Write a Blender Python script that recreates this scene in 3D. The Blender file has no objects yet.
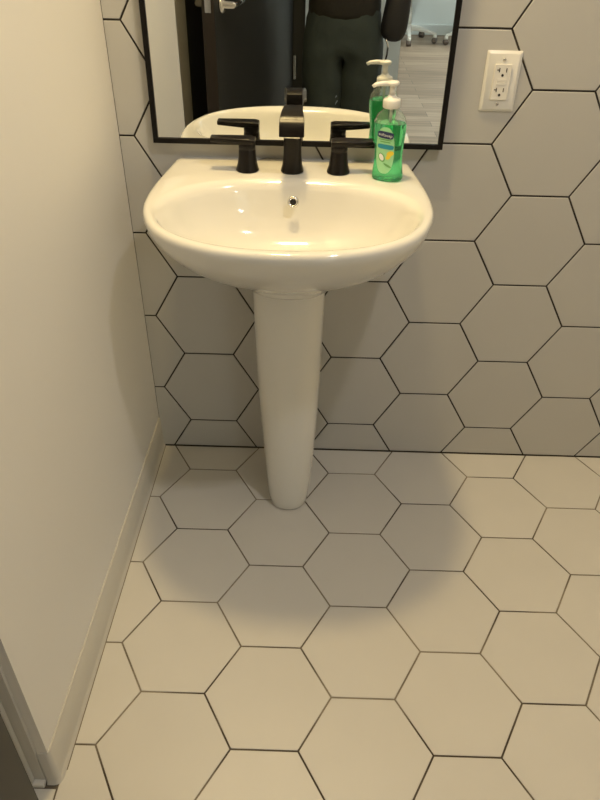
import bpy, bmesh, math, random
from mathutils import Matrix, Vector, noise

random.seed(7)
SC = bpy.context.scene
COL = SC.collection
PI = math.pi

# ------------------------------------------------------------------ camera
CR = ((0.9995752949929627, -0.027807063803951232, 0.008717616780666721),
      (0.023597319949409612, 0.5968065249305226, -0.8020381152361519),
      (0.017099594467026746, 0.801903198025146, 0.5972092303925876))
CP = Vector((0.41318, -1.53009, 1.31375))
cam_d = bpy.data.cameras.new('camera')
cam_d.sensor_fit = 'VERTICAL'
cam_d.sensor_height = 24.0
cam_d.lens = 701.894 * 24.0 / 800.0
cam_d.clip_start = 0.005
cam = bpy.data.objects.new('camera', cam_d)
COL.objects.link(cam)
cam.matrix_world = Matrix.Translation(CP) @ Matrix(CR).to_4x4()
SC.camera = cam

# ------------------------------------------------------------------ world, lights, exposure
SC.view_settings.view_transform = 'Standard'
SC.view_settings.look = 'None'
SC.view_settings.gamma = 1.0
SC.view_settings.use_curve_mapping = False
SC.view_settings.exposure = 0.0
world = bpy.data.worlds.new('world')
SC.world = world
world.use_nodes = True
world.node_tree.nodes['Background'].inputs[0].default_value = (0.9, 0.95, 1.0, 1)
world.node_tree.nodes['Background'].inputs[1].default_value = 0.03

CEIL = 2.40
LIGHT_A = (0.29, -0.27)      # warm downlight over the basin
LIGHT_B = (0.965, -1.11)     # downlight in the middle of the room


def area(name, loc, power, color, size, shape='DISK', size_y=None, spread=180):
    d = bpy.data.lights.new(name, 'AREA')
    d.shape = shape
    d.size = size
    if size_y:
        d.size_y = size_y
    d.energy = power
    d.color = color
    d.spread = math.radians(spread)
    o = bpy.data.objects.new(name, d)
    COL.objects.link(o)
    o.location = loc
    return o


area('lamp_over_basin', (LIGHT_A[0], LIGHT_A[1], CEIL - 0.012), 17.0, (1.0, 0.735, 0.34), 0.165)
area('lamp_mid_room', (LIGHT_B[0], LIGHT_B[1], CEIL - 0.012), 9.3, (1.0, 0.945, 0.89), 0.11)
area('fill_corridor', (2.6, -2.36, 2.58), 14, (0.93, 1.0, 0.98), 0.4, 'RECTANGLE', 0.3)  # unseen fill light, added to brighten the partition
area('lamp_office_one', (3.0, -3.6, 2.58), 50, (0.93, 1.0, 0.98), 0.9, 'RECTANGLE', 0.6)
area('lamp_office_two', (3.0, -5.3, 2.58), 62, (0.93, 1.0, 0.98), 0.9, 'RECTANGLE', 0.6)

# ------------------------------------------------------------------ materials


def mat(name, color, rough=0.5, metal=0.0, var=0.04, var_scale=6.0, bump=0.0, bump_scale=200.0,
        rnd=0.0, coat=0.0, trans=0.0, ior=1.45, sheen=0.0, spec=0.5):
    m = bpy.data.materials.new(name)
    m.use_nodes = True
    nt = m.node_tree
    b = nt.nodes['Principled BSDF']
    b.inputs['Roughness'].default_value = rough
    b.inputs['Metallic'].default_value = metal
    b.inputs['IOR'].default_value = ior
    b.inputs['Specular IOR Level'].default_value = spec
    b.inputs['Coat Weight'].default_value = coat
    b.inputs['Coat Roughness'].default_value = 0.05
    b.inputs['Transmission Weight'].default_value = trans
    b.inputs['Sheen Weight'].default_value = sheen
    tc = nt.nodes.new('ShaderNodeTexCoord')
    nz = nt.nodes.new('ShaderNodeTexNoise')
    nz.inputs['Scale'].default_value = var_scale
    nz.inputs['Detail'].default_value = 4
    nt.links.new(tc.outputs['Object'], nz.inputs['Vector'])
    mr = nt.nodes.new('ShaderNodeMapRange')
    mr.inputs['To Min'].default_value = 1 - var
    mr.inputs['To Max'].default_value = 1 + var
    nt.links.new(nz.outputs['Fac'], mr.inputs['Value'])
    val = mr.outputs['Result']
    if rnd:
        oi = nt.nodes.new('ShaderNodeObjectInfo')
        m2 = nt.nodes.new('ShaderNodeMapRange')
        m2.inputs['To Min'].default_value = 1 - rnd
        m2.inputs['To Max'].default_value = 1 + rnd
        nt.links.new(oi.outputs['Random'], m2.inputs['Value'])
        mu = nt.nodes.new('ShaderNodeMath')
        mu.operation = 'MULTIPLY'
        nt.links.new(val, mu.inputs[0])
        nt.links.new(m2.outputs['Result'], mu.inputs[1])
        val = mu.outputs[0]
    mx = nt.nodes.new('ShaderNodeVectorMath')
    mx.operation = 'SCALE'
    mx.inputs[0].default_value = color
    nt.links.new(val, mx.inputs['Scale'])
    nt.links.new(mx.outputs['Vector'], b.inputs['Base Color'])
    if bump:
        n2 = nt.nodes.new('ShaderNodeTexNoise')
        n2.inputs['Scale'].default_value = bump_scale
        n2.inputs['Detail'].default_value = 3
        nt.links.new(tc.outputs['Object'], n2.inputs['Vector'])
        bp = nt.nodes.new('ShaderNodeBump')
        bp.inputs['Strength'].default_value = bump
        bp.inputs['Distance'].default_value = 0.002
        nt.links.new(n2.outputs['Fac'], bp.inputs['Height'])
        nt.links.new(bp.outputs['Normal'], b.inputs['Normal'])
    return m


def two_tone(name, c1, c2, scale, lo, hi, rough=0.8):
    m = mat(name, c1, rough)
    nt = m.node_tree
    b = nt.nodes['Principled BSDF']
    for l in list(b.inputs['Base Color'].links):
        nt.links.remove(l)
    tc = nt.nodes.new('ShaderNodeTexCoord')
    nz = nt.nodes.new('ShaderNodeTexNoise')
    nz.inputs['Scale'].default_value = scale
    nz.inputs['Detail'].default_value = 3
    nt.links.new(tc.outputs['Object'], nz.inputs['Vector'])
    r = nt.nodes.new('ShaderNodeValToRGB')
    r.color_ramp.elements[0].position = lo
    r.color_ramp.elements[0].color = (*c1, 1)
    r.color_ramp.elements[1].position = hi
    r.color_ramp.elements[1].color = (*c2, 1)
    nt.links.new(nz.outputs['Fac'], r.inputs['Fac'])
    nt.links.new(r.outputs['Color'], b.inputs['Base Color'])
    return m


def plank_material(name):
    m = mat(name, (0.5, 0.4, 0.3), 0.45)
    nt = m.node_tree
    b = nt.nodes['Principled BSDF']
    for l in list(b.inputs['Base Color'].links):
        nt.links.remove(l)
    tc = nt.nodes.new('ShaderNodeTexCoord')
    br = nt.nodes.new('ShaderNodeTexBrick')
    br.inputs['Color1'].default_value = (0.45, 0.335, 0.235, 1)
    br.inputs['Color2'].default_value = (0.27, 0.195, 0.135, 1)
    br.inputs['Mortar'].default_value = (0.13, 0.10, 0.08, 1)
    br.inputs['Scale'].default_value = 1.0
    br.inputs['Mortar Size'].default_value = 0.002
    br.inputs['Brick Width'].default_value = 1.2
    br.inputs['Row Height'].default_value = 0.12
    nt.links.new(tc.outputs['Object'], br.inputs['Vector'])
    mp = nt.nodes.new('ShaderNodeMapping')
    mp.inputs['Scale'].default_value = (1.5, 22, 1)
    nt.links.new(tc.outputs['Object'], mp.inputs['Vector'])
    nz = nt.nodes.new('ShaderNodeTexNoise')
    nz.inputs['Scale'].default_value = 1.6
    nz.inputs['Detail'].default_value = 5
    nt.links.new(mp.outputs['Vector'], nz.inputs['Vector'])
    mr = nt.nodes.new('ShaderNodeMapRange')
    mr.inputs['From Min'].default_value = 0.3
    mr.inputs['From Max'].default_value = 0.7
    mr.inputs['To Min'].default_value = 0.72
    mr.inputs['To Max'].default_value = 1.2
    nt.links.new(nz.outputs['Fac'], mr.inputs['Value'])
    sc = nt.nodes.new('ShaderNodeVectorMath')
    sc.operation = 'SCALE'
    nt.links.new(br.outputs['Color'], sc.inputs[0])
    nt.links.new(mr.outputs['Result'], sc.inputs['Scale'])
    nt.links.new(sc.outputs['Vector'], b.inputs['Base Color'])
    return m


M = {}
M['paint'] = mat('wall_paint', (0.80, 0.785, 0.75), 0.55, var=0.02, var_scale=2, bump=0.08, bump_scale=90)
M['ceiling'] = mat('ceiling_paint', (0.82, 0.81, 0.78), 0.8, var=0.02)
M['wall_tile'] = mat('wall_tile_glaze', (0.57, 0.56, 0.53), 0.42, var=0.025, var_scale=5, rnd=0.015, bump=0.02, bump_scale=30)
M['floor_tile'] = mat('floor_tile_glaze', (0.63, 0.612, 0.572), 0.40, var=0.035, var_scale=7, rnd=0.02, bump=0.03, bump_scale=40)
M['wall_grout'] = two_tone('wall_grout', (0.022, 0.018, 0.014), (0.05, 0.042, 0.033), 25, 0.4, 0.65)
M['floor_grout'] = two_tone('floor_grout', (0.06, 0.045, 0.03), (0.26, 0.225, 0.17), 5, 0.42, 0.60)
M['vinyl'] = mat('cove_vinyl', (0.60, 0.58, 0.53), 0.45, var=0.03)
M['frame_grey'] = mat('frame_paint', (0.56, 0.55, 0.51), 0.45, var=0.05, var_scale=12)
M['frame_dark'] = mat('dark_frame_paint', (0.018, 0.02, 0.02), 0.5, var=0.1)
M['ceramic'] = mat('sink_ceramic', (0.79, 0.78, 0.735), 0.10, var=0.008, coat=0.6)
M['black'] = mat('matte_black_metal', (0.010, 0.008, 0.007), 0.28, var=0.15, spec=0.3)
M['frame_black'] = mat('mirror_frame_black', (0.006, 0.005, 0.0045), 0.45, var=0.1, spec=0.25)
M['mirror'] = mat('mirror_silver', (0.86, 0.88, 0.86), 0.0, metal=1.0, var=0.0)
M['chrome'] = mat('chrome', (0.8, 0.78, 0.74), 0.16, metal=1.0, var=0.02)
M['plate'] = mat('outlet_plastic', (0.83, 0.82, 0.77), 0.32, var=0.01)
M['plate_in'] = mat('receptacle_plastic', (0.86, 0.84, 0.78), 0.3, var=0.01)
M['hole'] = mat('slot_black', (0.012, 0.011, 0.01), 0.6)
M['door'] = mat('dark_door_veneer', (0.010, 0.0105, 0.0095), 0.5, var=0.25, var_scale=4)
M['door_edge'] = mat('dark_door_edge', (0.022, 0.016, 0.012), 0.5, var=0.15)
M['planks'] = plank_material('office_planks')
M['office'] = mat('office_paint', (0.68, 0.725, 0.71), 0.6, var=0.02)
M['chairplastic'] = mat('chair_plastic', (0.72, 0.70, 0.64), 0.4, var=0.03)
M['caster'] = mat('caster_rubber', (0.13, 0.10, 0.08), 0.5)
M['chairfabric'] = mat('chair_fabric', (0.35, 0.36, 0.36), 0.9, var=0.1, bump=0.3, bump_scale=400)
M['denim'] = mat('dark_denim', (0.024, 0.034, 0.032), 0.85, var=0.45, var_scale=9, bump=0.5, bump_scale=60)
M['denim_pale'] = mat('pale_denim', (0.16, 0.2, 0.24), 0.85, var=0.2)
M['knit'] = mat('dark_knit', (0.014, 0.013, 0.010), 0.9, var=0.25, bump=0.4, bump_scale=120)
M['jacket'] = mat('black_jacket', (0.010, 0.010, 0.012), 0.6, var=0.2)
M['skin'] = mat('skin', (0.52, 0.34, 0.25), 0.5, var=0.05)
M['hair'] = mat('hair', (0.03, 0.022, 0.016), 0.6, var=0.2, bump=0.6, bump_scale=200)
M['shoe'] = mat('shoe_leather', (0.03, 0.025, 0.02), 0.45)
M['eye'] = mat('eye_white', (0.8, 0.8, 0.78), 0.2)
M['phone'] = mat('phone_black', (0.02, 0.02, 0.022), 0.2)
M['soap'] = mat('green_soap', (0.16, 0.82, 0.40), 0.04, var=0.03, trans=0.86, ior=1.36)
M['clear'] = mat('clear_plastic', (0.93, 0.98, 0.94), 0.05, var=0.0, trans=0.95, ior=1.2)
M['pump'] = mat('pump_plastic', (0.86, 0.85, 0.80), 0.28, var=0.02)
M['l_pale'] = mat('label_pale_green', (0.36, 0.74, 0.40), 0.4, var=0.06, var_scale=60)
M['l_navy'] = mat('label_navy', (0.015, 0.03, 0.11), 0.4)
M['l_teal'] = mat('label_teal', (0.02, 0.30, 0.42), 0.4)
M['l_white'] = mat('label_white', (0.85, 0.88, 0.85), 0.4)
M['l_yellow'] = mat('label_yellow', (0.85, 0.66, 0.05), 0.4, var=0.1)
M['l_leaf'] = mat('label_leaf', (0.16, 0.45, 0.14), 0.4, var=0.1)
M['dirt'] = mat('joint_dirt', (0.22, 0.18, 0.13), 0.8, var=0.3, var_scale=30)
M['caulk'] = mat('caulk', (0.62, 0.60, 0.55), 0.6, var=0.08, var_scale=20)

# ------------------------------------------------------------------ helpers


def tag(o, label=None, cat=None, group=None, kind=None):
    if label:
        o['label'] = label
    if cat:
        o['category'] = cat
    if group:
        o['group'] = group
    if kind:
        o['kind'] = kind
    return o


def link(name, me, m=None, parent=None, smooth=False):
    if m is not None and not me.materials:
        me.materials.append(m)
    if smooth:
        for p in me.polygons:
            p.use_smooth = True
    o = bpy.data.objects.new(name, me)
    COL.objects.link(o)
    if parent is not None:
        o.parent = parent
    return o


def fix(me):
    bm = bmesh.new()
    bm.from_mesh(me)
    bmesh.ops.recalc_face_normals(bm, faces=bm.faces)
    bm.to_mesh(me)
    bm.free()


def mesh(name, V, F, m, parent=None, smooth=False, recalc=True):
    me = bpy.data.meshes.new(name)
    me.from_pydata([tuple(v) for v in V], [], F)
    if recalc:
        fix(me)
    return link(name, me, m, parent, smooth)


def empty(name, loc=(0, 0, 0), rz=0.0):
    o = bpy.data.objects.new(name, None)
    COL.objects.link(o)
    o.location = loc
    o.rotation_euler = (0, 0, rz)
    o.empty_display_size = 0.05
    return o


def bm_box(bm, c, s, bev=0.0, seg=2, rot=None):
    r = bmesh.ops.create_cube(bm, size=1.0)
    vs = r['verts']
    for v in vs:
        v.co = Vector((v.co.x * s[0], v.co.y * s[1], v.co.z * s[2]))
    if bev:
        es = list({e for v in vs for e in v.link_edges})
        rr = bmesh.ops.bevel(bm, geom=es, offset=bev, segments=seg, affect='EDGES', profile=0.5)
        vs = list({v for f in rr['faces'] for v in f.verts} | {v for v in vs if v.is_valid})
    for v in vs:
        if rot is not None:
            v.co = rot @ v.co
        v.co += Vector(c)
    return vs


def box(name, lo, hi, m, parent=None, bev=0.0, seg=2, smooth=False):
    bm = bmesh.new()
    c = [(a + b) / 2 for a, b in zip(lo, hi)]
    s = [abs(b - a) for a, b in zip(lo, hi)]
    bm_box(bm, c, s, bev, seg)
    me = bpy.data.meshes.new(name)
    bm.to_mesh(me)
    bm.free()
    return link(name, me, m, parent, smooth)


def loft(rings, cap0=True, cap1=True, closed=True):
    n = len(rings[0])
    V = [v for r in rings for v in r]
    F = []
    for i in range(len(rings) - 1):
        for j in range(n if closed else n - 1):
            k = (j + 1) % n
            F.append((i * n + j, i * n + k, (i + 1) * n + k, (i + 1) * n + j))
    if cap0:
        F.append(tuple(range(n))[::-1])
    if cap1:
        F.append(tuple(range((len(rings) - 1) * n, len(rings) * n)))
    return V, F


def ring_xy(cx, cy, z, a, b, n=32, p=2.0):
    out = []
    for i in range(n):
        t = 2 * PI * i / n
        c, s = math.cos(t), math.sin(t)
        out.append((cx + a * math.copysign(abs(c) ** (2 / p), c), cy + b * math.copysign(abs(s) ** (2 / p), s), z))
    return out


def lathe(name, prof, m, parent=None, n=32, loc=(0, 0, 0), M4=None, smooth=True):
    rings = [ring_xy(0, 0, z, max(r, 1e-5), max(r, 1e-5), n) for r, z in prof]
    V, F = loft(rings)
    if M4 is not None:
        V = [M4 @ Vector(v) for v in V]
    V = [Vector(v) + Vector(loc) for v in V]
    return mesh(name, V, F, m, parent, smooth)


def tube(name, pts, r, m, parent=None, n=10, smooth=True):
    pts = [Vector(p) for p in pts]
    rr = r if isinstance(r, (list, tuple)) else [r] * len(pts)
    rings = []
    nrm = None
    for i, p in enumerate(pts):
        d = (pts[min(i + 1, len(pts) - 1)] - pts[max(i - 1, 0)]).normalized()
        if nrm is None:
            a = Vector((0, 0, 1)) if abs(d.z) < 0.9 else Vector((1, 0, 0))
            nrm = d.cross(a).normalized()
        nrm = (nrm - d * nrm.dot(d)).normalized()
        b = d.cross(nrm)
        rings.append([p + (nrm * math.cos(2 * PI * k / n) + b * math.sin(2 * PI * k / n)) * rr[i] for k in range(n)])
    V, F = loft(rings)
    return mesh(name, V, F, m, parent, smooth)


def autosmooth(o, deg=35):
    me = o.data
    for p in me.polygons:
        p.use_smooth = True
    bm = bmesh.new()
    bm.from_mesh(me)
    for e in bm.edges:
        if len(e.link_faces) == 2 and e.calc_face_angle(0) > math.radians(deg):
            e.smooth = False
    bm.to_mesh(me)
    bm.free()
    return o


def prism(name, poly, z0, z1, m, parent=None):
    n = len(poly)
    V = [(x, y, z0) for x, y in poly] + [(x, y, z1) for x, y in poly]
    F = [(i, (i + 1) % n, n + (i + 1) % n, n + i) for i in range(n)] + [tuple(range(n))[::-1], tuple(range(n, 2 * n))]
    return mesh(name, V, F, m, parent)


# ------------------------------------------------------------------ the setting
S = 0.127                     # side of a hexagonal tile
HH = S * math.sqrt(3) / 2
X0 = 2.31 * S
RIGHT = 1.95
BACK = -2.0
WALL_END = -0.935


def wall_x(y, z):             # the painted wall runs slightly out of square
    return 0.0044 + 0.0200 * y - 0.0085 * (z - 0.1)


def clip(poly, a, b, c):      # keep a*x + b*y >= c
    out = []
    for i in range(len(poly)):
        p, q = poly[i], poly[(i + 1) % len(poly)]
        dp, dq = a * p[0] + b * p[1] - c, a * q[0] + b * q[1] - c
        if dp >= 0:
            out.append(p)
        if (dp >= 0) != (dq >= 0):
            t = dp / (dp - dq)
            out.append((p[0] + (q[0] - p[0]) * t, p[1] + (q[1] - p[1]) * t))
    return out


def area2(poly):
    return 0.5 * sum(poly[i][0] * poly[(i + 1) % len(poly)][1] - poly[(i + 1) % len(poly)][0] * poly[i][1] for i in range(len(poly)))


def inset(poly, d):           # shrink a convex polygon
    out = poly
    n = len(poly)
    for i in range(n):
        p, q = Vector(poly[i]), Vector(poly[(i + 1) % n])
        e = q - p
        if e.length < 1e-7:
            continue
        e.normalize()
        nn = Vector((-e.y, e.x))
        out = clip(out, nn.x, nn.y, nn.dot(p) + d)
        if len(out) < 3:
            return []
    return out


def dedupe(poly, eps=3e-4):
    out = []
    for p in poly:
        if not out or (Vector(p) - Vector(out[-1])).length > eps:
            out.append(p)
    if len(out) > 1 and (Vector(out[0]) - Vector(out[-1])).length <= eps:
        out.pop()
    return out


def tile_mesh(poly, depth, bev, m):
    """poly counter-clockwise in (x, y), face at z = 0"""
    c = Vector((sum(p[0] for p in poly) / len(poly), sum(p[1] for p in poly) / len(poly)))
    n = len(poly)
    top = []
    for i in range(n):
        a, b, d = Vector(poly[i - 1]), Vector(poly[i]), Vector(poly[(i + 1) % n])
        e1, e2 = (b - a).normalized(), (d - b).normalized()
        n1, n2 = Vector((-e1.y, e1.x)), Vector((-e2.y, e2.x))
        bis = (n1 + n2).normalized()
        k = bev / max(0.3, bis.dot(n1))
        top.append(b + bis * k)
    V = [(x, y, -depth) for x, y in poly] + [(x, y, -bev * 0.6) for x, y in poly] + [(p.x, p.y, 0) for p in top]
    F = []
    for lv in (0, 1):
        for i in range(n):
            k = (i + 1) % n
            F.append((lv * n + i, lv * n + k, (lv + 1) * n + k, (lv + 1) * n + i))
    F.append(tuple(range(2 * n, 3 * n)))
    me = bpy.data.meshes.new('tile')
    me.from_pydata(V, [], F)
    me.materials.append(m)
    return me


def lay_tiles(parent, u0, v0, vsign, cuts, gap, m, xform, depth):
    hexa = [(S * math.cos(PI / 3 * i), S * math.sin(PI / 3 * i)) for i in range(6)]
    shared = tile_mesh(inset(hexa, gap / 2), depth, 0.0011, m)
    for j in range(-40, 40):
        for n in range(-12, 12):
            cx = (3 * n + (1.5 if (j + 1) % 2 else 0)) * S + u0
            cy = vsign * (j * HH + v0)
            poly = [(cx + x, cy + y) for x, y in hexa]
            full = all(a * x + b * y >= c - 1e-6 for x, y in poly for a, b, c in cuts)
            if full:
                o = bpy.data.objects.new('tile', shared)
                COL.objects.link(o)
                o.parent = parent
                o.matrix_local = xform @ Matrix.Translation((cx, cy, random.uniform(-0.0001, 0.0001)))
                continue
            q = poly
            for a, b, c in cuts:
                q = clip(q, a, b, c)
                if len(q) < 3:
                    break
            if len(q) < 3 or area2(q) < 0.0004:
                continue
            # grout gap only on the hexagon's own edges plus the cut edges
            q = dedupe(inset(dedupe(q), gap / 2))
            if len(q) < 3 or area2(q) < 0.0003:
                continue
            q2 = [(x - cx, y - cy) for x, y in q]
            o = bpy.data.objects.new('tile', tile_mesh(q2, depth, 0.0009, m))
            COL.objects.link(o)
            o.parent = parent
            o.matrix_local = xform @ Matrix.Translation((cx, cy, 0))


floor = box('floor', (-0.10, BACK - 0.11, -0.12), (RIGHT, 0.10, -0.0016), M['floor_grout'])
tag(floor, 'floor of large off-white hexagonal tiles with thin dark grout', 'floor', kind='structure')
lay_tiles(floor, -1.0320046 * S + X0, 0.7700878 * S, -1,
          [(1, -0.0200, 0.006), (-1, 0, -RIGHT), (0, -1, 0.0), (0, 1, BACK)], 0.0036, M['floor_tile'], Matrix.Identity(4), 0.0018)

wall_f = box('wall_front', (-0.10, 0.0016, -0.12), (RIGHT + 0.1, 0.10, CEIL), M['wall_grout'])
tag(wall_f, 'wall of large grey-white hexagonal tiles with black grout behind the sink', 'wall', kind='structure')
WX = Matrix(((1, 0, 0, 0), (0, 0, -1, 0), (0, 1, 0, 0), (0, 0, 0, 1)))   # (x, y) of the sheet -> (x, z) of the wall, face towards the room
lay_tiles(wall_f, 3.4286415 * S + X0, 3.3485634 * S, 1,
          [(1, 0.0085, 0.0044), (-1, 0, -RIGHT), (0, 1, 0.0015), (0, -1, -CEIL)], 0.0040, M['wall_tile'], WX, 0.0018)


def sheared_boxes(name, boxes, m, parent=None):
    V, F = [], []
    for (x0, y0, y1, z0, z1) in boxes:
        b = len(V)
        for (x, y, z) in ((x0, y0, z0), (None, y0, z0), (None, y1, z0), (x0, y1, z0), (x0, y0, z1), (None, y0, z1), (None, y1, z1), (x0, y1, z1)):
            V.append((wall_x(y, z) if x is None else x, y, z))
        F += [tuple(b + i for i in f) for f in ((0, 1, 2, 3), (4, 5, 6, 7), (0, 1, 5, 4), (1, 2, 6, 5), (2, 3, 7, 6), (3, 0, 4, 7))]
    return mesh(name, V, F, m, parent)


wl = sheared_boxes('wall_left', [(-0.14, WALL_END, 0.0014, 0, CEIL), (-0.14, -1.90, WALL_END, 2.06, CEIL), (-0.14, BACK, -1.90, 0, CEIL)], M['paint'])
box('recess_panel', (-0.14, -1.46, 0.0), (-0.0765, WALL_END - 0.0003, 2.0595), M['paint'], wl)
tag(wl, 'smooth white painted wall beside the sink', 'wall', kind='structure')
wr = box('wall_right', (RIGHT, BACK - 0.11, 0), (RIGHT + 0.1, 0.0, CEIL), M['paint'])
tag(wr, 'white painted wall across from the left one', 'wall', kind='structure')
D0, D1, DH = 0.362, 1.22, 2.06
bm = bmesh.new()
for lo, hi in (((-0.14, BACK - 0.11, 0), (D0 - 0.075, BACK, CEIL)), ((D1 + 0.04, BACK - 0.11, 0), (RIGHT, BACK, CEIL)), ((D0 - 0.075, BACK - 0.11, DH + 0.04), (D1 + 0.04, BACK, CEIL))):
    bm_box(bm, [(a + b) / 2 for a, b in zip(lo, hi)], [b - a for a, b in zip(lo, hi)])
me = bpy.data.meshes.new('wall_back')
bm.to_mesh(me)
bm.free()
wb = link('wall_back', me, M['paint'])
tag(wb, 'white painted wall with the doorway facing the mirror', 'wall', kind='structure')
ce = box('ceiling', (-0.14, BACK - 0.11, CEIL), (RIGHT + 0.1, 0.1, CEIL + 0.1), M['ceiling'])
tag(ce, 'flat white ceiling', 'ceiling', kind='structure')

# cove base along the painted wall, wrapped round the wall end
prof = [(0.0000, 0.100), (0.0020, 0.1005), (0.0034, 0.0985), (0.0036, 0.022), (0.0042, 0.012), (0.0056, 0.006), (0.0082, 0.0022), (0.0085, 0.0004), (0.0, 0.0004)]
path = []
for i in range(9):
    y = -0.0005 + (WALL_END + 0.006 + 0.0005) * i / 8
    path.append(((0, y), (1, 0)))
for i in range(1, 7):
    a = -PI / 2 * i / 6
    path.append(((-0.006 + 0.006 * math.cos(a), WALL_END + 0.006 + 0.006 * math.sin(a)), (math.cos(a), math.sin(a))))
path.append(((-0.018, WALL_END), (0, -1)))
rings = []
for (px, py), (nx, ny) in path:
    rings.append([(px + nx * d + wall_x(py, z), py + ny * d, z) for d, z in prof])
V, F = loft(rings)
bb = mesh('baseboard_left', V, F, M['vinyl'])
autosmooth(bb, 40)
tag(bb, 'pale grey vinyl cove base along the painted wall', 'baseboard', kind='structure')
tube('caulk_bead', [(wall_x(y, 0) + 0.0090, y, 0.0004) for y in [-0.001 - i * 0.0155 for i in range(60)]], 0.0010, M['dirt'], bb, 6)

# frame of the closed door in the painted wall
tr = empty('trim_1', (0, 0, 0))
tag(tr, 'grey painted jamb and stop at the end of the painted wall', 'door frame', kind='structure')
e = WALL_END
prism('jamb', [(-0.0330, e), (-0.0345, e - 0.004), (-0.0535, e - 0.004), (-0.0535, e - 0.001), (-0.0535, e)], 0.012, 2.06, M['frame_grey'], tr)
prism('stop', [(-0.0536, e), (-0.0536, e - 0.012), (-0.0745, e - 0.012), (-0.0745, e)], 0.012, 2.06, M['frame_grey'], tr)
box('foot', (-0.0745, e - 0.0145, 0.0), (-0.034, e - 0.0005, 0.0118), M['caulk'], tr, bev=0.003, seg=3, smooth=True)
prism('far_jamb', [(-0.02, -1.8995), (-0.02, -1.888), (-0.0745, -1.888), (-0.0745, -1.8995)], 0.0, 2.045, M['frame_grey'], tr)
prism('head', [(-0.02, -1.8875), (-0.02, e - 0.0125), (-0.0745, e - 0.0125), (-0.0745, -1.8875)], 2.045, 2.0595, M['frame_grey'], tr)
d1 = empty('door_1', (-0.079, -1.462, 0))
tag(d1, 'closed narrow dark door set into the painted wall', 'door', kind='structure')
box('leaf', (-0.04, -0.435, 0.008), (0.0, 0.0, 2.058), M['door'], d1, bev=0.001)
th = box('trim_2', (-0.0755, -1.886, -0.0015), (-0.0145, e - 0.0150, 0.0006), M['caulk'])
tag(th, 'pale flat threshold strip along the recess beside the open door', 'threshold', kind='structure')

# doorway frame towards the office, and its open door
tr3 = empty('trim_3', (0, 0, 0))
tag(tr3, 'dark charcoal frame of the doorway behind the person', 'door frame', kind='structure')
for x0, x1 in ((D0 - 0.075, D0), (D1, D1 + 0.04)):
    box('jamb', (x0 + 0.0003, BACK - 0.1105, 0), (x1, BACK + 0.012, DH), M['frame_dark'], tr3, bev=0.002)
box('head', (D0 - 0.0745, BACK - 0.1105, DH + 0.0003), (D1 + 0.0395, BACK + 0.012, DH + 0.04), M['frame_dark'], tr3, bev=0.002)

HX, HY = 0.289, BACK + 0.018
LX, LY = 0.0545, -1.116
ang = math.atan2(LY - HY, LX - HX)
DL = math.hypot(LX - HX, LY - HY)
d2 = empty('door_2', (HX, HY, 0), ang)         # local x runs from hinge to latch, local y points away from the room side
tag(d2, 'open dark door with a brushed metal lever handle', 'door', kind='structure')
leaf = box('leaf', (0.0, -0.022, 0.012), (DL - 0.0015, 0.022, 2.045), M['door'], d2, bev=0.0015)
box('latch_edge', (DL - 0.0014, -0.0215, 0.013), (DL, 0.0215, 2.044), M['door_edge'], d2)
for z in (0.25, 0.62, 1.05, 1.8):
    h = lathe('hinge', [(0.0, -0.05), (0.007, -0.05), (0.007, 0.05), (0.0, 0.05)], M['chrome'], d2, 12, (0.004, -0.029, z), smooth=False)
for sgn in (-1, 1):
    hz = 0.968
    hd = lathe('rose', [(0, 0), (0.026, 0), (0.027, 0.004), (0.024, 0.009), (0.012, 0.011), (0.011, 0.045), (0, 0.045)], M['chrome'], d2, 24,
               M4=Matrix.Translation((DL - 0.065, sgn * 0.0221, hz)) @ Matrix.Rotation(-sgn * PI / 2, 4, 'X'))
    tube('lever', [(DL - 0.058, sgn * 0.062, hz), (DL - 0.07, sgn * 0.063, hz), (DL - 0.12, sgn * 0.062, hz), (DL - 0.165, sgn * 0.060, hz), (DL - 0.178, sgn * 0.052, hz)],
         [0.009, 0.0105, 0.0095, 0.009, 0.008], M['chrome'], hd, 12)
box('latch_plate', (DL + 0.0001, -0.011, 0.95), (DL + 0.0012, 0.011, 0.99), M['chrome'], d2)

# the office beyond the doorway
OB, OL, ORR, OC = -6.80, -1.6, 3.6, 2.6
fo = box('floor_office', (OL, OB, -0.12), (ORR, BACK - 0.1115, -0.001), M['planks'])
tag(fo, 'light wood plank floor of the office seen in the mirror', 'floor', kind='structure')
wo = box('wall_office', (OL, OB - 0.1, 0), (ORR, OB, OC), M['office'])
tag(wo, 'pale wall at the far end of the office', 'wall', kind='structure')
box('skirting', (OL + 0.01, OB + 0.0005, 0.0), (ORR - 0.01, OB + 0.014, 0.10), M['office'], wo, bev=0.003)
for nm, lo, hi in (('wall_office_left', (OL - 0.1, OB, 0), (OL, BACK - 0.1115, OC)), ('wall_office_right', (ORR, OB, 0), (ORR + 0.1, BACK - 0.1115, OC))):
    tag(box(nm, lo, hi, M['office']), 'pale side wall of the office' + (' past the open door' if 'left' in nm else ' past the office chairs'), 'wall', kind='structure')
tag(box('wall_partition', (OL, -2.70, 0), (0.858, -2.60, OC), M['office']), 'pale partition wall behind the person in the mirror', 'wall', kind='structure')
bm = bmesh.new()
for lo, hi in (((OL, BACK - 0.135, 0), (D0 - 0.08, BACK - 0.1115, OC)), ((D1 + 0.06, BACK - 0.135, 0), (ORR, BACK - 0.1115, OC)), ((D0 - 0.08, BACK - 0.135, DH + 0.06), (D1 + 0.06, BACK - 0.1115, OC))):
    bm_box(bm, [(a + b) / 2 for a, b in zip(lo, hi)], [b - a for a, b in zip(lo, hi)])
me = bpy.data.meshes.new('wall_corridor')
bm.to_mesh(me)
bm.free()
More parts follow.
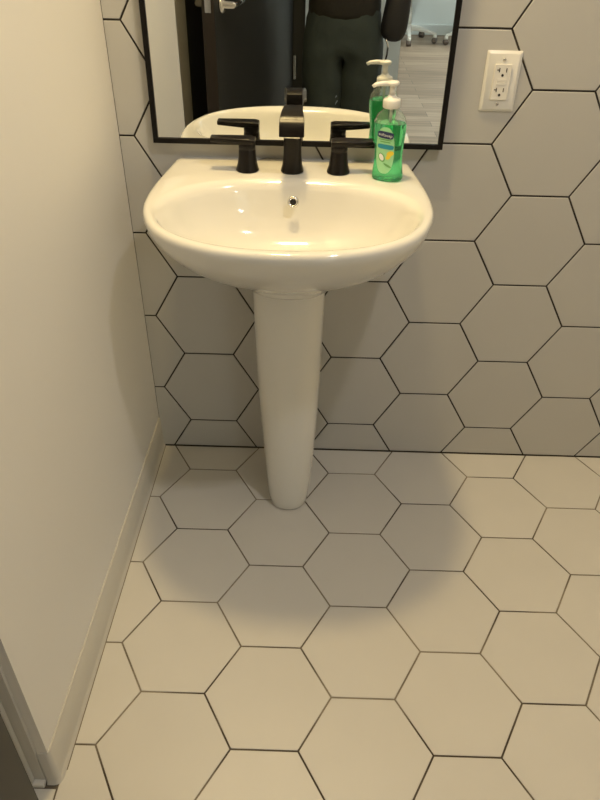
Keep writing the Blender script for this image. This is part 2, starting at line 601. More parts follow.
tag(link('wall_corridor', me, M['office']), 'office side of the doorway wall', 'wall', kind='structure')
tag(box('ceiling_office', (OL, OB, OC), (ORR, BACK - 0.1115, OC + 0.1), M['ceiling']), 'white office ceiling', 'ceiling', kind='structure')

# recessed downlights
for (x, y), lb in ((LIGHT_A, 'round recessed downlight in the ceiling over the sink'), (LIGHT_B, 'round recessed downlight in the middle of the ceiling')):
    t = empty('downlight', (x, y, CEIL))
    tag(t, lb, 'ceiling light', 'recessed ceiling downlights')
    prof = [(0.085, -0.0005), (0.100, -0.0005), (0.104, -0.003), (0.100, -0.008), (0.086, -0.009)]
    rings = [ring_xy(0, 0, z, r, r, 40) for r, z in prof] + [ring_xy(0, 0, -0.0005, 0.085, 0.085, 40)]
    V, F = loft(rings, False, False)
    mesh('trim_ring', V, F, M['plate'], t, True)
    lathe('baffle', [(0.0, -0.001), (0.0845, -0.001), (0.0845, -0.003), (0.0, -0.003)], M['plate'], t, 40, smooth=False)

# ------------------------------------------------------------------ pedestal sink
XC = 0.3700
ZR = 0.8245
N = 128
half = [(0.0, 0.0), (0.10, 0.0), (0.20, 0.0), (0.236, -0.003), (0.246, -0.012), (0.252, -0.04), (0.2585, -0.09), (0.2645, -0.14), (0.2685, -0.19), (0.2695, -0.23),
        (0.2665, -0.28), (0.2555, -0.327), (0.238, -0.371), (0.210, -0.410), (0.172, -0.441), (0.127, -0.4635), (0.078, -0.4775), (0.03, -0.4835), (0.0, -0.4843)]
half = [(x * 1.012, y) for x, y in half]
outl = half + [(-x, y) for x, y in half[-2:0:-1]]
CY = -0.285


def polar(poly, cx, cy, th):
    d = Vector((math.cos(th), math.sin(th)))
    best = None
    for i in range(len(poly)):
        p, q = Vector(poly[i]) - Vector((cx, cy)), Vector(poly[(i + 1) % len(poly)]) - Vector((cx, cy))
        e = q - p
        den = d.x * e.y - d.y * e.x
        if abs(den) < 1e-12:
            continue
        t = (p.x * e.y - p.y * e.x) / den
        u = (p.x * d.y - p.y * d.x) / den
        if -1e-6 <= u <= 1 + 1e-6 and t > 0 and (best is None or t > best):
            best = t
    return best


# refine the outline with Catmull-Rom before sampling
def catmull(P, k=6):
    out = []
    n = len(P)
    for i in range(n):
        a, b, c, d = [Vector(P[(i + s) % n]) for s in (-1, 0, 1, 2)]
        for j in range(k):
            t = j / k
            out.append(0.5 * ((2 * b) + (c - a) * t + (2 * a - 5 * b + 4 * c - d) * t * t + (3 * b - a - 3 * c + d) * t ** 3))
    return [(min(max(v.x, -1), 1), min(v.y, 0.0)) for v in out]


fine = catmull(outl)
THS = [2 * PI * (i + 0.5) / N for i in range(N)]
OUT = [polar(fine, 0, CY, t) for t in THS]
TOP = [(OUT[i] * math.cos(THS[i]), CY + OUT[i] * math.sin(THS[i])) for i in range(N)]
BCY = -0.292


def basin_r(th):
    a, b, p = 0.236, 0.157, 2.3
    c, s = abs(math.cos(th)), abs(math.sin(th))
    return ((c / a) ** p + (s / b) ** p) ** (-1 / p)


def basin_ring(f, z, dy=0.0):
    # ring of the bowl, sampled along the same directions as the outline
    out = []
    for th in THS:
        r = basin_r(th) * f
        out.append((r * math.cos(th), BCY + dy + r * math.sin(th), z))
    return out


def off_ring(d, z):           # the rim outline moved inwards by d
    out = []
    for i, th in enumerate(THS):
        x, y = TOP[i]
        px, py = TOP[i - 1]
        qx, qy = TOP[(i + 1) % N]
        t = Vector((qx - px, qy - py)).normalized()
        out.append((x - t.y * d, y + t.x * d, z))
    return out


PCY = -0.19


def body_ring(s, z, sb=None):
    sb = s if sb is None else sb
    out = []
    for x, y in TOP:
        k = s ** 1.12 if y < PCY else sb
        out.append((x * s, PCY + (y - PCY) * k, z))
    return out


Zr = ZR
rings = []
for f, z, dy in ((0.085, 0.6865, 0.03), (0.10, 0.6885, 0.03), (0.22, 0.6925, 0.028), (0.38, 0.699, 0.024), (0.54, 0.708, 0.019), (0.68, 0.7205, 0.013),
                 (0.79, 0.736, 0.008), (0.87, 0.7555, 0.004), (0.92, 0.7735, 0.002), (0.955, 0.790, 0.001), (0.98, 0.8035, 0), (1.0, 0.8120, 0)):
    rings.append(basin_ring(f, z, dy))
b_last = rings[-1]
o2 = off_ring(0.013, ZR)
for d, kk, z in ((0.004, 0.18, 0.8166), (0.009, 0.38, 0.8203), (0.014, 0.6, 0.8228), (0.020, 0.82, 0.8241)):
    rg = []
    for b, o in zip(b_last, o2):
        ln = math.hypot(o[0] - b[0], o[1] - b[1])
        k = min(d / ln, kk)
        rg.append((b[0] + (o[0] - b[0]) * k, b[1] + (o[1] - b[1]) * k, z))
    rings.append(rg)
for d, z in ((0.013, 0.8245), (0.008, 0.8240), (0.0045, 0.8225), (0.0018, 0.8197), (0.0004, 0.8160), (0.0, 0.811)):
    rings.append([(x, y, z + (0.8245 - z) * min(1, max(0, (y + 0.03) / 0.02)) * (0.0 if d == 0 else 1)) for x, y, _ in off_ring(d, z)])
for s, sb, z in ((0.992, 1.0, 0.802), (0.972, 1.0, 0.788), (0.935, 1.0, 0.771), (0.88, 1.0, 0.752), (0.805, 1.0, 0.730), (0.71, 0.98, 0.708), (0.60, 0.93, 0.688), (0.49, 0.85, 0.670), (0.40, 0.72, 0.653), (0.34, 0.6, 0.639), (0.31, 0.5, 0.629), (0.285, 0.45, 0.623)):
    rings.append(body_ring(s, z, sb))
V, F = loft(rings, True, True)
V = [(x + XC, min(y, -0.0006), z) for x, y, z in V]
sink = empty('pedestal_sink', (0, 0, 0))
tag(sink, 'white ceramic pedestal sink mounted against the hexagonal tiles', 'sink')
basin = mesh('basin', V, F, M['ceramic'], sink, True)
# pedestal
prings = []
NP = 72
for z, cx, hw, fy, by in ((0.0003, 0.3735, 0.0475, -0.2435, -0.105), (0.006, 0.3735, 0.0500, -0.2470, -0.100), (0.03, 0.3736, 0.0525, -0.2490, -0.096), (0.09, 0.3738, 0.0568, -0.2510, -0.09),
                          (0.18, 0.3738, 0.0628, -0.2525, -0.085), (0.28, 0.3728, 0.0685, -0.2545, -0.08), (0.38, 0.3714, 0.0725, -0.2565, -0.075), (0.48, 0.3704, 0.0750, -0.2585, -0.07),
                          (0.56, 0.3702, 0.0765, -0.2600, -0.07), (0.606, 0.3703, 0.0772, -0.2610, -0.07), (0.645, 0.3704, 0.0775, -0.2612, -0.07)):
    r = []
    my = fy + max(hw * 1.02, 0.060)
    for i in range(NP):
        t = 2 * PI * i / NP
        c, s = math.cos(t), math.sin(t)
        if s < 0:
            p = 2.25
            x = hw * math.copysign(abs(c) ** (2 / p), c)
            y = my + (my - fy) * math.copysign(abs(s) ** (2 / p), s)
        else:
            p = 5.0
            x = hw * math.copysign(abs(c) ** (2 / p), c)
            y = my + (by - my) * abs(s) ** (2 / p)
        r.append((cx + x, y, z))
    prings.append(r)
V, F = loft(prings)
autosmooth(mesh('pedestal', V, F, M['ceramic'], sink, True), 60)
# overflow ring and drain
Rov = Matrix.Translation((XC + 0.006, -0.1625, 0.790)) @ Matrix.Rotation(math.radians(62), 4, 'X') @ Matrix.Scale(1.25, 4)
ovr = []
for r, z in ((0.0045, 0.0), (0.0085, 0.0), (0.0095, 0.0015), (0.0085, 0.0035), (0.0065, 0.004), (0.005, 0.003), (0.0045, 0.0)):
    ovr.append(ring_xy(0, 0, z, r, r, 24))
V, F = loft(ovr, False, False)
ov = mesh('overflow_ring', [Rov @ Vector(v) for v in V], F, M['chrome'], sink, True)
lathe('overflow_hole', [(0, 0.0003), (0.0048, 0.0003), (0.0048, 0.0009), (0, 0.0009)], M['hole'], ov, 20, M4=Rov, smooth=False)
lathe('drain', [(0, 0.685), (0.020, 0.685), (0.022, 0.6885), (0.019, 0.6905), (0.016, 0.6898), (0.013, 0.6935), (0, 0.695)], M['chrome'], sink, 32, (XC, BCY + 0.03, 0))

# ------------------------------------------------------------------ faucet set
FY = -0.078
FZ = 0.8247


def rect_ring(c, ax, ay, hw, hh, r=0.003, n=4):
    """rounded rectangle of half sizes hw, hh in the plane of ax, ay"""
    out = []
    for (sx, sy, a0) in ((1, 1, 0), (-1, 1, PI / 2), (-1, -1, PI), (1, -1, 3 * PI / 2)):
        for i in range(n):
            a = a0 + PI / 2 * i / (n - 1)
            out.append(Vector(c) + Vector(ax) * (sx * (hw - r) + r * math.cos(a)) + Vector(ay) * (sy * (hh - r) + r * math.sin(a)))
    return out


def square_body(name, x, y, prof, m, parent):
    rings = []
    for z, h, p in prof:
        rings.append(ring_xy(x, y, FZ + z, h, h, 40, p))
    V, F = loft(rings)
    return autosmooth(mesh(name, V, F, m, parent), 40)


fc = empty('faucet', (0, 0, 0))
tag(fc, 'matte black widespread faucet with two lever handles on the sink deck', 'faucet')
for hx, sg, ln in ((0.2785, -1, 0.0735), (0.4665, 1, 0.0675)):
    h = square_body('handle', hx, FY, ((0, 0.0225, 2.1), (0.0015, 0.0238, 2.1), (0.004, 0.0232, 2.1), (0.014, 0.0202, 2.2), (0.028, 0.0180, 2.4), (0.042, 0.0170, 2.6), (0.0435, 0.0165, 2.6),
                                       (0.0442, 0.0165, 2.6), (0.0455, 0.0170, 2.8), (0.054, 0.0170, 3.4), (0.0555, 0.0165, 3.4)), M['black'], fc)
    rr = []
    for d, hw, hh, dz in ((-0.0170, 0.0135, 0.0025, 0.0585), (-0.0160, 0.0155, 0.0045, 0.0595), (-0.008, 0.0165, 0.0058, 0.0600), (0.018, 0.0158, 0.0060, 0.0602), (0.045, 0.0140, 0.0052, 0.0612), (ln - 0.002, 0.0122, 0.0045, 0.0622), (ln, 0.0108, 0.0034, 0.0622)):
        rr.append(rect_ring((hx + sg * d, FY, FZ + dz), (0, 1, 0), (0, 0, 1), hw, hh, 0.0024))
    V, F = loft(rr)
    autosmooth(mesh('lever', V, F, M['black'], h), 40)
sx = 0.3712
sp = square_body('spout_column', sx, FY, ((0, 0.0225, 2.1), (0.0015, 0.0238, 2.1), (0.004, 0.0232, 2.1), (0.015, 0.0205, 2.3), (0.03, 0.0188, 2.8), (0.05, 0.0180, 3.4), (0.08, 0.0180, 4.0), (0.112, 0.0182, 4.5), (0.1135, 0.0172, 4.5)), M['black'], fc)
# head: a flat bar that reaches out over the bowl and folds down into a broad lip
side = [(0.0184, 0.098), (0.0184, 0.116), (0.0150, 0.1245), (0.0080, 0.1285), (-0.004, 0.1295), (-0.022, 0.1285), (-0.038, 0.1262), (-0.049, 0.1230), (-0.0575, 0.1190), (-0.0645, 0.1135), (-0.0695, 0.1065), (-0.0728, 0.0985), (-0.0745, 0.0895),
        (-0.0700, 0.0890), (-0.0630, 0.0950), (-0.0480, 0.1010), (-0.0300, 0.1035), (-0.0195, 0.1010)]
V = []
ns = len(side)
cyy, czz = sum(q[0] for q in side) / ns, sum(q[1] for q in side) / ns
lay = ((-1.0, 0.94), (-0.955, 1.0), (0.955, 1.0), (1.0, 0.94))
for kx, sc_ in lay:
    for dy, dz in side:
        wv = 0.0170 + 0.0072 * min(1, max(0, (0.005 - dy) / 0.065))
        V.append((sx + kx * wv, FY + dy if sc_ == 1.0 else FY + dy - math.copysign(min(0.0012, abs(dy - cyy)), dy - cyy), FZ + (dz if sc_ == 1.0 else dz - math.copysign(min(0.0012, abs(dz - czz)), dz - czz))))
F = [(l * ns + i, l * ns + (i + 1) % ns, (l + 1) * ns + (i + 1) % ns, (l + 1) * ns + i) for l in range(3) for i in range(ns)] + [tuple(range(ns)), tuple(range(3 * ns, 4 * ns))]
hd = autosmooth(mesh('spout_head', V, F, M['black'], fc), 30)
box('outlet_slot', (sx - 0.016, FY - 0.0700, FZ + 0.0860), (sx + 0.016, FY - 0.0660, FZ + 0.0885), M['chrome'], hd)

# ------------------------------------------------------------------ soap bottle
soap = empty('soap_bottle', (0.5650, -0.1110, 0.8248), math.radians(-20))
soap.rotation_euler = (0, -0.028, math.radians(-20))
soap.scale = (1, 1, 0.895)
tag(soap, 'green liquid soap pump bottle standing on the sink deck', 'soap bottle')
bprof = [(0.0, 0.0270, 0.0165), (0.0015, 0.0300, 0.0190), (0.006, 0.0318, 0.0203), (0.016, 0.0310, 0.0200), (0.035, 0.0286, 0.0186), (0.055, 0.0277, 0.0181), (0.075, 0.0286, 0.0187),
         (0.095, 0.0306, 0.0198), (0.112, 0.0318, 0.0203), (0.125, 0.0312, 0.0200), (0.135, 0.0285, 0.0186), (0.143, 0.0235, 0.0165), (0.149, 0.0170, 0.0145), (0.153, 0.0132, 0.0132), (0.160, 0.0128, 0.0128)]


def bsec(z):
    for (z0, a0, b0), (z1, a1, b1) in zip(bprof[:-1], bprof[1:]):
        if z0 <= z <= z1:
            k = (z - z0) / (z1 - z0)
            return a0 + (a1 - a0) * k, b0 + (b1 - b0) * k
    return bprof[-1][1:]


LEVEL = 0.123
lz = [z for z, _, _ in bprof if z < LEVEL - 0.004] + [LEVEL]
V, F = loft([ring_xy(0, 0, z, bsec(z)[0], bsec(z)[1], 48, 2.3) for z in lz])
autosmooth(mesh('soap_filled_body', V, F, M['soap'], soap), 50)
uz = [LEVEL + 0.0003] + [z for z, _, _ in bprof if z > LEVEL + 0.001]
uo = [ring_xy(0, 0, z, bsec(z)[0], bsec(z)[1], 48, 2.3) for z in uz]
ui = [ring_xy(0, 0, z, bsec(z)[0] - 0.0012, bsec(z)[1] - 0.0012, 48, 2.3) for z in uz[::-1]]
V, F = loft(uo + ui + [uo[0]], False, False)
mesh('clear_shoulder', V, F, M['clear'], soap, True)
tube('dip_tube', [(0, 0, 0.1235), (0, 0, 0.158)], 0.003, M['pump'], soap, 8)
lathe('collar', [(0.0, 0.1535), (0.0150, 0.1535), (0.0168, 0.1550), (0.0170, 0.168), (0.0160, 0.1715), (0.0110, 0.1740), (0.0085, 0.1760), (0.0075, 0.1790), (0.0, 0.1790)], M['pump'], soap, 32)
lathe('pump_stem', [(0.0, 0.1791), (0.0055, 0.1791), (0.0052, 0.198), (0.0, 0.198)], M['pump'], soap, 20)
lathe('pump_head', [(0.0, 0.1975), (0.0085, 0.1975), (0.0120, 0.2000), (0.0125, 0.2040), (0.0105, 0.2062), (0.0, 0.2070)], M['pump'], soap, 28)
na = math.radians(192 + 20)
nd = Vector((math.cos(na), math.sin(na), 0))
tube('nozzle', [nd * 0.004 + Vector((0, 0, 0.2025)), nd * 0.02 + Vector((0, 0, 0.2028)), nd * 0.033 + Vector((0, 0, 0.2012)), nd * 0.039 + Vector((0, 0, 0.1975))], [0.0055, 0.005, 0.0042, 0.0036], M['pump'], soap, 12)


def surf(u, z, off):          # a point of the bottle's front at width u, height z
    a, b = bsec(z)
    q = max(0.0, 1 - abs(u / a) ** 2.3) ** (1 / 2.3)
    return Vector((u, -(b * q) - off, z))


def patch(name, outline, m, off, parent):
    """a closed outline in (u, z), laid on the bottle"""
    cu = sum(p[0] for p in outline) / len(outline)
    cz = sum(p[1] for p in outline) / len(outline)
    K = 4
    V, F = [surf(cu, cz, off)], []
    n = len(outline)
    for k in range(1, K + 1):
        for (u, z) in outline:
            V.append(surf(cu + (u - cu) * k / K, cz + (z - cz) * k / K, off))
    for i in range(n):
        j = (i + 1) % n
        F.append((0, 1 + i, 1 + j))
        for k in range(K - 1):
            F.append((1 + k * n + i, 1 + (k + 1) * n + i, 1 + (k + 1) * n + j, 1 + k * n + j))
    return mesh(name, V, F, m, parent, True)


def ell(cu, cz, a, b, n=28, p=2.0, tilt=0.0):
    out = []
    for i in range(n):
        t = 2 * PI * i / n
        c, s = math.cos(t), math.sin(t)
        x, y = a * math.copysign(abs(c) ** (2 / p), c), b * math.copysign(abs(s) ** (2 / p), s)
        out.append((cu + x * math.cos(tilt) - y * math.sin(tilt), cz + x * math.sin(tilt) + y * math.cos(tilt)))
    return out


def label_text(name, body, size, cu, cz, m, off, parent, tilt=0.0):
    cd = bpy.data.curves.new(name, 'FONT')
    cd.body = body
    cd.size = size
    cd.align_x = 'CENTER'
    cd.align_y = 'CENTER'
    cd.resolution_u = 2
    t = bpy.data.objects.new(name, cd)
    COL.objects.link(t)
    bpy.context.view_layer.update()
    me = bpy.data.meshes.new_from_object(t.evaluated_get(bpy.context.evaluated_depsgraph_get()))
    bpy.data.objects.remove(t)
    for v in me.vertices:
        x, y = v.co.x, v.co.y
        v.co = surf(cu + x * math.cos(tilt) - y * math.sin(tilt), cz + x * math.sin(tilt) + y * math.cos(tilt), off)
    me.materials.clear()
    return link(name, me, m, parent)


lab = patch('label_panel', ell(-0.003, 0.068, 0.0185, 0.050, 40, 2.6), M['l_pale'], 0.0004, soap)
patch('brand_patch', ell(-0.003, 0.1015, 0.0165, 0.0075, 32, 4.0, -0.12), M['l_navy'], 0.0008, lab)
label_text('brand_text', 'softsoap', 0.0085, -0.003, 0.1015, M['l_white'], 0.0012, lab, -0.12)
patch('scent_patch', ell(-0.002, 0.0765, 0.0165, 0.0050, 32, 4.0, -0.08), M['l_teal'], 0.0008, lab)
for z, a in ((0.0915, 0.0135), (0.0868, 0.011)):
    patch('print_line', ell(-0.003, z, a, 0.0011, 16, 4.0, -0.08), M['l_leaf'], 0.0008, lab)
patch('fruit_print', ell(0.008, 0.062, 0.0075, 0.0055, 24, 2, 0.5), M['l_yellow'], 0.0008, lab)
patch('fruit_print', ell(0.0045, 0.0545, 0.006, 0.0042, 24, 2, 0.9), M['l_yellow'], 0.0009, lab)
patch('leaf_print', ell(-0.009, 0.053, 0.0065, 0.010, 24, 2, 0.4), M['l_leaf'], 0.0008, lab)
patch('leaf_print', ell(-0.0095, 0.0535, 0.0045, 0.0078, 24, 2, 0.4), M['l_white'], 0.0011, lab)
patch('leaf_print', ell(0.004, 0.036, 0.009, 0.0022, 24, 2, -0.5), M['l_leaf'], 0.0008, lab)

# ------------------------------------------------------------------ mirror
MX0, MX1, MZ0, MZ1 = 0.0752, 0.6855, 0.8575, 1.78
FW, FD = 0.0105, 0.022
mi = empty('wall_mirror', (0, 0, 0))
tag(mi, 'rectangular wall mirror in a thin black frame above the sink', 'mirror')
for lo, hi in (((MX0, MZ0), (MX1, MZ0 + FW)), ((MX0, MZ1 - FW), (MX1, MZ1)), ((MX0, MZ0 + FW), (MX0 + FW, MZ1 - FW)), ((MX1 - FW, MZ0 + FW), (MX1, MZ1 - FW))):
    box('frame_bar', (lo[0], -FD, lo[1]), (hi[0], -0.0006, hi[1]), M['frame_black'], mi, bev=0.0008)
box('mirror_glass', (MX0 + FW, -0.0175, MZ0 + FW), (MX1 - FW, -0.0115, MZ1 - FW), M['mirror'], mi)

# ------------------------------------------------------------------ outlet
oc = empty('wall_outlet', (0.787, 0.0, 0.990))
tag(oc, 'white rectangular power outlet on the tiled wall right of the mirror', 'outlet')


def wall_loft(name, steps, m, parent, r=0.003, dx=0, dz=0):
    rr = [rect_ring((dx, y, dz), (1, 0, 0), (0, 0, 1), hw, hh, rad) for y, hw, hh, rad in steps]
    V, F = loft(rr)
    return autosmooth(mesh(name, V, F, m, parent), 30)


pl = wall_loft('cover_plate', [(-0.0005, 0.0350, 0.0570, 0.002), (-0.0022, 0.0350, 0.0570, 0.002), (-0.0052, 0.0310, 0.0530, 0.002), (-0.0060, 0.0295, 0.0515, 0.002)], M['plate'], oc)
for s in (-1, 1):
    sc = lathe('screw', [(0, 0), (0.0033, 0), (0.0030, 0.0012), (0, 0.0016)], M['chrome'], oc, 16, M4=Matrix.Translation((0, -0.0060, s * 0.0415)) @ Matrix.Rotation(PI / 2, 4, 'X'))
    box('screw_slot', (-0.0026, -0.0079, s * 0.0415 - 0.0004), (0.0026, -0.0072, s * 0.0415 + 0.0004), M['hole'], sc)
rc = wall_loft('receptacle', [(-0.0061, 0.0168, 0.0333, 0.0015), (-0.0085, 0.0168, 0.0333, 0.0015), (-0.0090, 0.0163, 0.0328, 0.0015)], M['plate_in'], oc)
yb, yf = -0.0090, -0.0094
for s in (-1, 1):
    zc = s * 0.0185
    box('slot', (-0.0080, yf, zc + 0.0003), (-0.0062, yb, zc + 0.0085), M['hole'], rc)
    box('slot', (-0.0118, yf, zc + 0.0036), (-0.0081, yb, zc + 0.0054), M['hole'], rc)
    box('slot', (0.0060, yf, zc + 0.0005), (0.0079, yb, zc + 0.0080), M['hole'], rc)
    lathe('ground_hole', [(0, 0), (0.0026, 0), (0.0026, 0.0004), (0, 0.0004)], M['hole'], rc, 14, M4=Matrix.Translation((0.0002, yb, zc - 0.0052)) @ Matrix.Rotation(PI / 2, 4, 'X'), smooth=False)
for s in (-1, 1):
    box('test_button', (-0.0095, -0.0099, s * 0.0032 - 0.0026 + 0.001), (0.0095, yb - 0.0001, s * 0.0032 + 0.0026 + 0.001), M['plate_in'], rc, bev=0.0004)

# ------------------------------------------------------------------ office chairs seen in the mirror


def make_chair(loc, rz, label):
    t = empty('office_chair', loc, rz)
    tag(t, label, 'chair', 'office chairs on casters')
    lathe('hub', [(0, 0.085), (0.045, 0.085), (0.05, 0.10), (0.045, 0.14), (0.03, 0.155), (0, 0.155)], M['chairplastic'], t, 20)
    lathe('column', [(0, 0.155), (0.032, 0.155), (0.030, 0.30), (0.022, 0.301), (0.022, 0.43), (0, 0.43)], M['chairplastic'], t, 20)
    for k in range(5):
        a = 2 * PI * k / 5
        d = Vector((math.cos(a), math.sin(a), 0))
        n = Vector((-math.sin(a), math.cos(a), 0))
        rr = []
        for r, z, w, h in ((0.045, 0.122, 0.024, 0.020), (0.15, 0.112, 0.021, 0.016), (0.26, 0.092, 0.018, 0.012), (0.30, 0.082, 0.016, 0.010)):
            rr.append(rect_ring(d * r + Vector((0, 0, z)), n, (0, 0, 1), w, h, 0.006))
        V, F = loft(rr)
        lg = autosmooth(mesh('leg', V, F, M['chairplastic'], t), 40)
        cs = tube('caster_fork', [d * 0.285 + Vector((0, 0, 0.078)), d * 0.285 + Vector((0, 0, 0.05))], 0.02, M['chairplastic'], lg, 12)
        lathe('caster_wheel', [(0, -0.024), (0.024, -0.024), (0.0265, -0.018), (0.0265, 0.018), (0.024, 0.024), (0, 0.024)], M['caster'], lg, 18,
              M4=Matrix.Translation(d * 0.285 + Vector((0, 0, 0.0268))) @ Matrix.Rotation(a, 4, 'Z') @ Matrix.Rotation(PI / 2, 4, 'X'))
    box('seat', (-0.24, -0.24, 0.431), (0.24, 0.24, 0.51), M['chairfabric'], t, bev=0.03, seg=4, smooth=True)
    box('backrest', (-0.22, -0.29, 0.58), (0.22, -0.235, 1.05), M['chairfabric'], t, bev=0.025, seg=4, smooth=True)
    tube('back_bar', [(0, -0.20, 0.47), (0, -0.31, 0.48), (0, -0.315, 0.62), (0, -0.30, 0.75)], 0.02, M['chairplastic'], t, 10)
    return t


make_chair((1.33, -6.42, 0), math.radians(92), 'pale office chair on a five-legged caster base beside the partition wall')
make_chair((1.98, -6.30, 0), math.radians(170), 'pale office chair on casters farther from the partition wall')

# ------------------------------------------------------------------ the person taking the photograph


def skin(name, verts, edges, m, parent, root=0, sub=2):
    me = bpy.data.meshes.new(name)
    me.from_pydata([v[0] for v in verts], edges, [])
    o = bpy.data.objects.new(name, me)
    COL.objects.link(o)
    md = o.modifiers.new('skin', 'SKIN')
    md.use_smooth_shade = True
    for i, v in enumerate(verts):
        sv = me.skin_vertices[0].data[i]
        r = v[1]
        sv.radius = r if isinstance(r, tuple) else (r, r)
        sv.use_root = (i == root)
    s = o.modifiers.new('sub', 'SUBSURF')
    s.levels = sub
    s.render_levels = sub
    bpy.context.view_layer.update()
    nm = bpy.data.meshes.new_from_object(o.evaluated_get(bpy.context.evaluated_depsgraph_get()))
    bpy.data.objects.remove(o)
    nm.name = name
    nm.materials.clear()
    return link(name, nm, m, parent, True)


class Sk:
    def __init__(s):
        s.v, s.e = [], []

    def add(s, pos, r, prev=None):
        s.v.append((tuple(pos), r))
        if prev is not None:
            s.e.append((prev, len(s.v) - 1))
        return len(s.v) - 1


PX, PY = 0.528, -1.795
per = empty('person', (PX, PY, 0))
tag(per, 'person in dark jeans and black jacket reflected in the mirror', 'person')
inv = Vector((PX, PY, 0))
rgt, upv, fwd = Vector((CR[0][0], CR[1][0], CR[2][0])), Vector((CR[0][1], CR[1][1], CR[2][1])), -Vector((CR[0][2], CR[1][2], CR[2][2]))
PO = CP - fwd * 0.010 - upv * 0.062          # centre of the phone


def ph(r, u, f):
    return PO + rgt * r + upv * u + fwd * f - inv


b = Sk()
pel = b.add((0, 0, 0.95), 0.085)
w1 = b.add((0, 0, 1.10), 0.085, pel)
ch = b.add((0, 0, 1.32), 0.10, w1)
nb = b.add((0, 0.0, 1.46), 0.06, ch)
nk = b.add((0, 0.015, 1.53), 0.054, nb)
jw = b.add((0, 0.035, 1.60), 0.072, nk)
hd1 = b.add((0, 0.035, 1.67), 0.083, jw)
hd2 = b.add((0, 0.025, 1.735), 0.070, hd1)
b.add((0, 0.128, 1.635), 0.013, hd1)
for s in (-1, 1):
    b.add((s * 0.085, 0.025, 1.655), 0.014, hd1)
for s in (-1, 1):
    h = b.add((s * 0.085, 0, 0.88), 0.075, pel)
    k = b.add((s * 0.095, 0.01, 0.50), 0.052, h)
    an = b.add((s * 0.10, -0.02, 0.10), 0.038, k)
    b.add((s * 0.108, 0.10, 0.045), 0.035, an)
# left arm, holding the phone
sh = b.add((-0.165, 0.0, 1.42), 0.06, ch)
el = b.add((-0.195, 0.035, 1.15), 0.042, sh)
wr_ = b.add(ph(-0.006, -0.125, 0.012), 0.026, el)
pm = b.add(ph(0.0, -0.055, 0.030), (0.028, 0.013), wr_)
for i in range(4):
    u0 = -0.052 + 0.019 * i
    a = b.add(ph(0.024, u0, 0.021), 0.0088, pm)
    c = b.add(ph(0.043, u0 + 0.002, 0.014), 0.0082, a)
    d = b.add(ph(0.0475, u0 + 0.003, -0.004), 0.0075, c)
    b.add(ph(0.034 - 0.003 * (i == 3), u0 + 0.003, -0.016), 0.0066, d)
a = b.add(ph(-0.028, -0.060, 0.019), 0.012, pm)
c = b.add(ph(-0.0465, -0.035, 0.006), 0.0095, a)
d = b.add(ph(-0.048, -0.008, -0.008), 0.0088, c)
b.add(ph(-0.036, 0.010, -0.017), 0.0075, d)
# right arm, hand in the jacket pocket
sh = b.add((0.165, 0.0, 1.42), 0.06, ch)
el = b.add((0.235, -0.03, 1.13), 0.042, sh)
wr_ = b.add((0.216, 0.035, 0.96), 0.027, el)
pm = b.add((0.209, 0.048, 0.90), (0.016, 0.024), wr_)
for i in range(4):
    a = b.add((0.207, 0.027 + 0.014 * i, 0.86), 0.0072, pm)
    b.add((0.199, 0.029 + 0.014 * i, 0.835 + 0.004 * abs(i - 1.5)), 0.0064, a)
a = b.add((0.198, 0.066, 0.885), 0.008, pm)
b.add((0.194, 0.070, 0.862), 0.007, a)
skin('body', b.v, b.e, M['skin'], per)

# jeans
j = Sk()
p0 = j.add((0, 0, 1.02), (0.150, 0.11))
p1 = j.add((0, 0, 0.86), (0.150, 0.115), p0)
for s in (-1, 1):
    a = j.add((s * 0.078, 0.0, 0.75), (0.120, 0.108), p1)
    c = j.add((s * 0.079, 0.008, 0.65), (0.117, 0.104), a)
    d = j.add((s * 0.081, 0.012, 0.48), (0.112, 0.096), c)
    f = j.add((s * 0.094, 0.0, 0.34), (0.086, 0.082), d)
    g = j.add((s * 0.10, -0.015, 0.16), (0.066, 0.07), f)
    j.add((s * 0.10, -0.015, 0.075), (0.066, 0.072), g)
je = skin('jeans', j.v, j.e, M['denim'], per, sub=3)
for v in je.data.vertices:          # folds in the cloth
    q = v.co
    n1 = noise.noise(Vector((q.x * 9, q.y * 9, q.z * 22 + abs(q.x) * 14)))
    n2 = noise.noise(Vector((q.x * 24 + 5, q.y * 24, q.z * 30)))
    v.co = q + v.normal * (0.007 * n1 + 0.003 * n2)
tube('fly_seam', [(0.0, 0.104, 0.85), (0.003, 0.106, 0.83), (0.002, 0.103, 0.79)], 0.003, M['denim'], je, 6)
for (u, z, l) in ((-0.018, 0.545, 0.018), (-0.010, 0.525, 0.014)):
    tube('pale_patch', [(u - 0.02, 0.092, z), (u - 0.02 + l, 0.090, z + 0.02)], 0.003, M['denim_pale'], je, 6)  # short pale blue strokes low on the thigh
# top
t = Sk()
a0 = t.add((0, 0, 0.82), (0.165, 0.124))
a = t.add((0, 0, 0.885), (0.165, 0.124), a0)
b1 = t.add((0, 0, 1.00), (0.155, 0.122), a)
c = t.add((0, 0, 1.15), (0.152, 0.118), b1)
d = t.add((0, 0, 1.32), (0.165, 0.120), c)
t.add((0, 0.0, 1.455), (0.085, 0.08), d)
skin('knit_top', t.v, t.e, M['knit'], per)
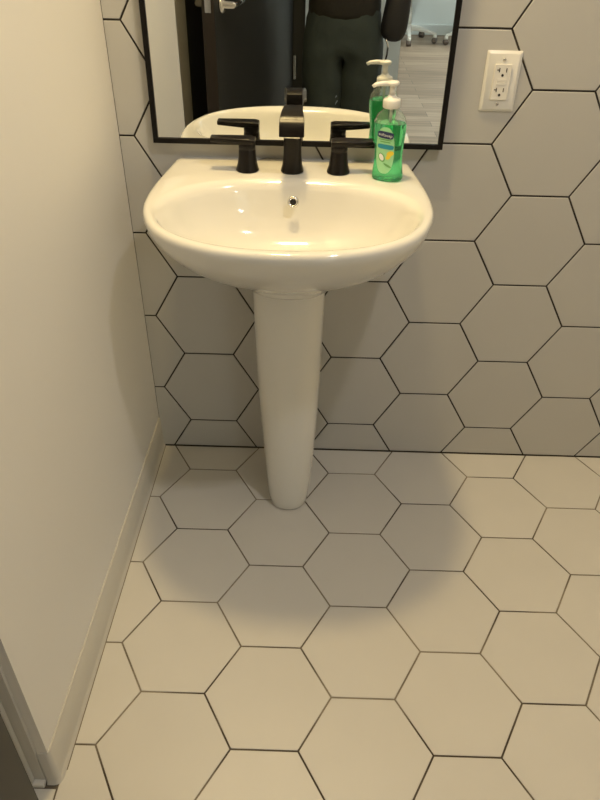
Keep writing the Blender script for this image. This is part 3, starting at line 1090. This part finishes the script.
# jacket: open at the front, sleeves
jk = Sk()
c = jk.add((0, -0.02, 1.15), (0.165, 0.118))
d = jk.add((0, -0.02, 1.34), (0.178, 0.122), c)
e1 = jk.add((0, -0.02, 1.45), (0.10, 0.085), d)
sl = jk.add((-0.165, 0.0, 1.42), 0.078, d)
ell_ = jk.add((-0.192, 0.03, 1.16), 0.060, sl)
jk.add(tuple(Vector(ph(-0.006, -0.135, 0.010))), 0.042, ell_)
sr = jk.add((0.165, 0.0, 1.42), 0.078, d)
er = jk.add((0.235, -0.03, 1.13), 0.062, sr)
w = jk.add((0.218, 0.035, 0.94), 0.052, er)
w2 = jk.add((0.206, 0.050, 0.845), (0.050, 0.062), w)
jk.add((0.196, 0.050, 0.765), (0.046, 0.055), w2)
jc = skin('jacket', jk.v, jk.e, M['jacket'], per, root=0)
tube('hanging_clip', [(0.168, 0.115, 0.795), (0.172, 0.122, 0.785), (0.178, 0.120, 0.770), (0.180, 0.112, 0.758)], 0.0035, M['chrome'], jc, 8)
tube('lanyard', [(0.180, 0.112, 0.758), (0.178, 0.110, 0.73), (0.172, 0.108, 0.70)], 0.004, M['jacket'], jc, 6)
# hair, eyes, mouth, shoes
V, F = loft([ring_xy(0, 0.012 + 0.01 * (z - 1.66) * 0, z, rx, ry, 28) for z, rx, ry in ((1.60, 0.066, 0.055), (1.64, 0.088, 0.082), (1.69, 0.096, 0.094), (1.74, 0.090, 0.090), (1.775, 0.066, 0.068), (1.79, 0.03, 0.032))])
V = [(x, y - 0.022 + max(0, z - 1.70) * 0.45, z) for x, y, z in V]
mesh('hair', V, F, M['hair'], per, True)
for s in (-1, 1):
    lathe('eye', [(0, -0.011), (0.008, -0.008), (0.011, 0), (0.008, 0.008), (0, 0.011)], M['eye'], per, 14, (s * 0.031, 0.103, 1.668))
    V, F = loft([ring_xy(s * 0.104, 0.045, 0.0005, 0.044, 0.135, 28, 2.6), ring_xy(s * 0.104, 0.045, 0.03, 0.047, 0.138, 28, 2.6), ring_xy(s * 0.104, 0.035, 0.06, 0.045, 0.122, 28, 2.4),
                 ring_xy(s * 0.103, 0.005, 0.09, 0.042, 0.085, 28, 2.2), ring_xy(s * 0.101, -0.02, 0.12, 0.040, 0.055, 28)])
    autosmooth(mesh('shoe', V, F, M['shoe'], per), 50)

# the phone in the person's hand, just behind the lens
phn = empty('phone', (0, 0, 0))
phn.matrix_world = Matrix.Translation(PO) @ Matrix(CR).to_4x4()
tag(phn, 'black phone held up by the person in dark jeans', 'phone')
box('phone_body', (-0.0365, -0.078, -0.004), (0.0365, 0.078, 0.004), M['phone'], phn, bev=0.003, seg=3)
box('screen', (-0.0335, -0.074, 0.0041), (0.0335, 0.074, 0.0045), M['phone'], phn)
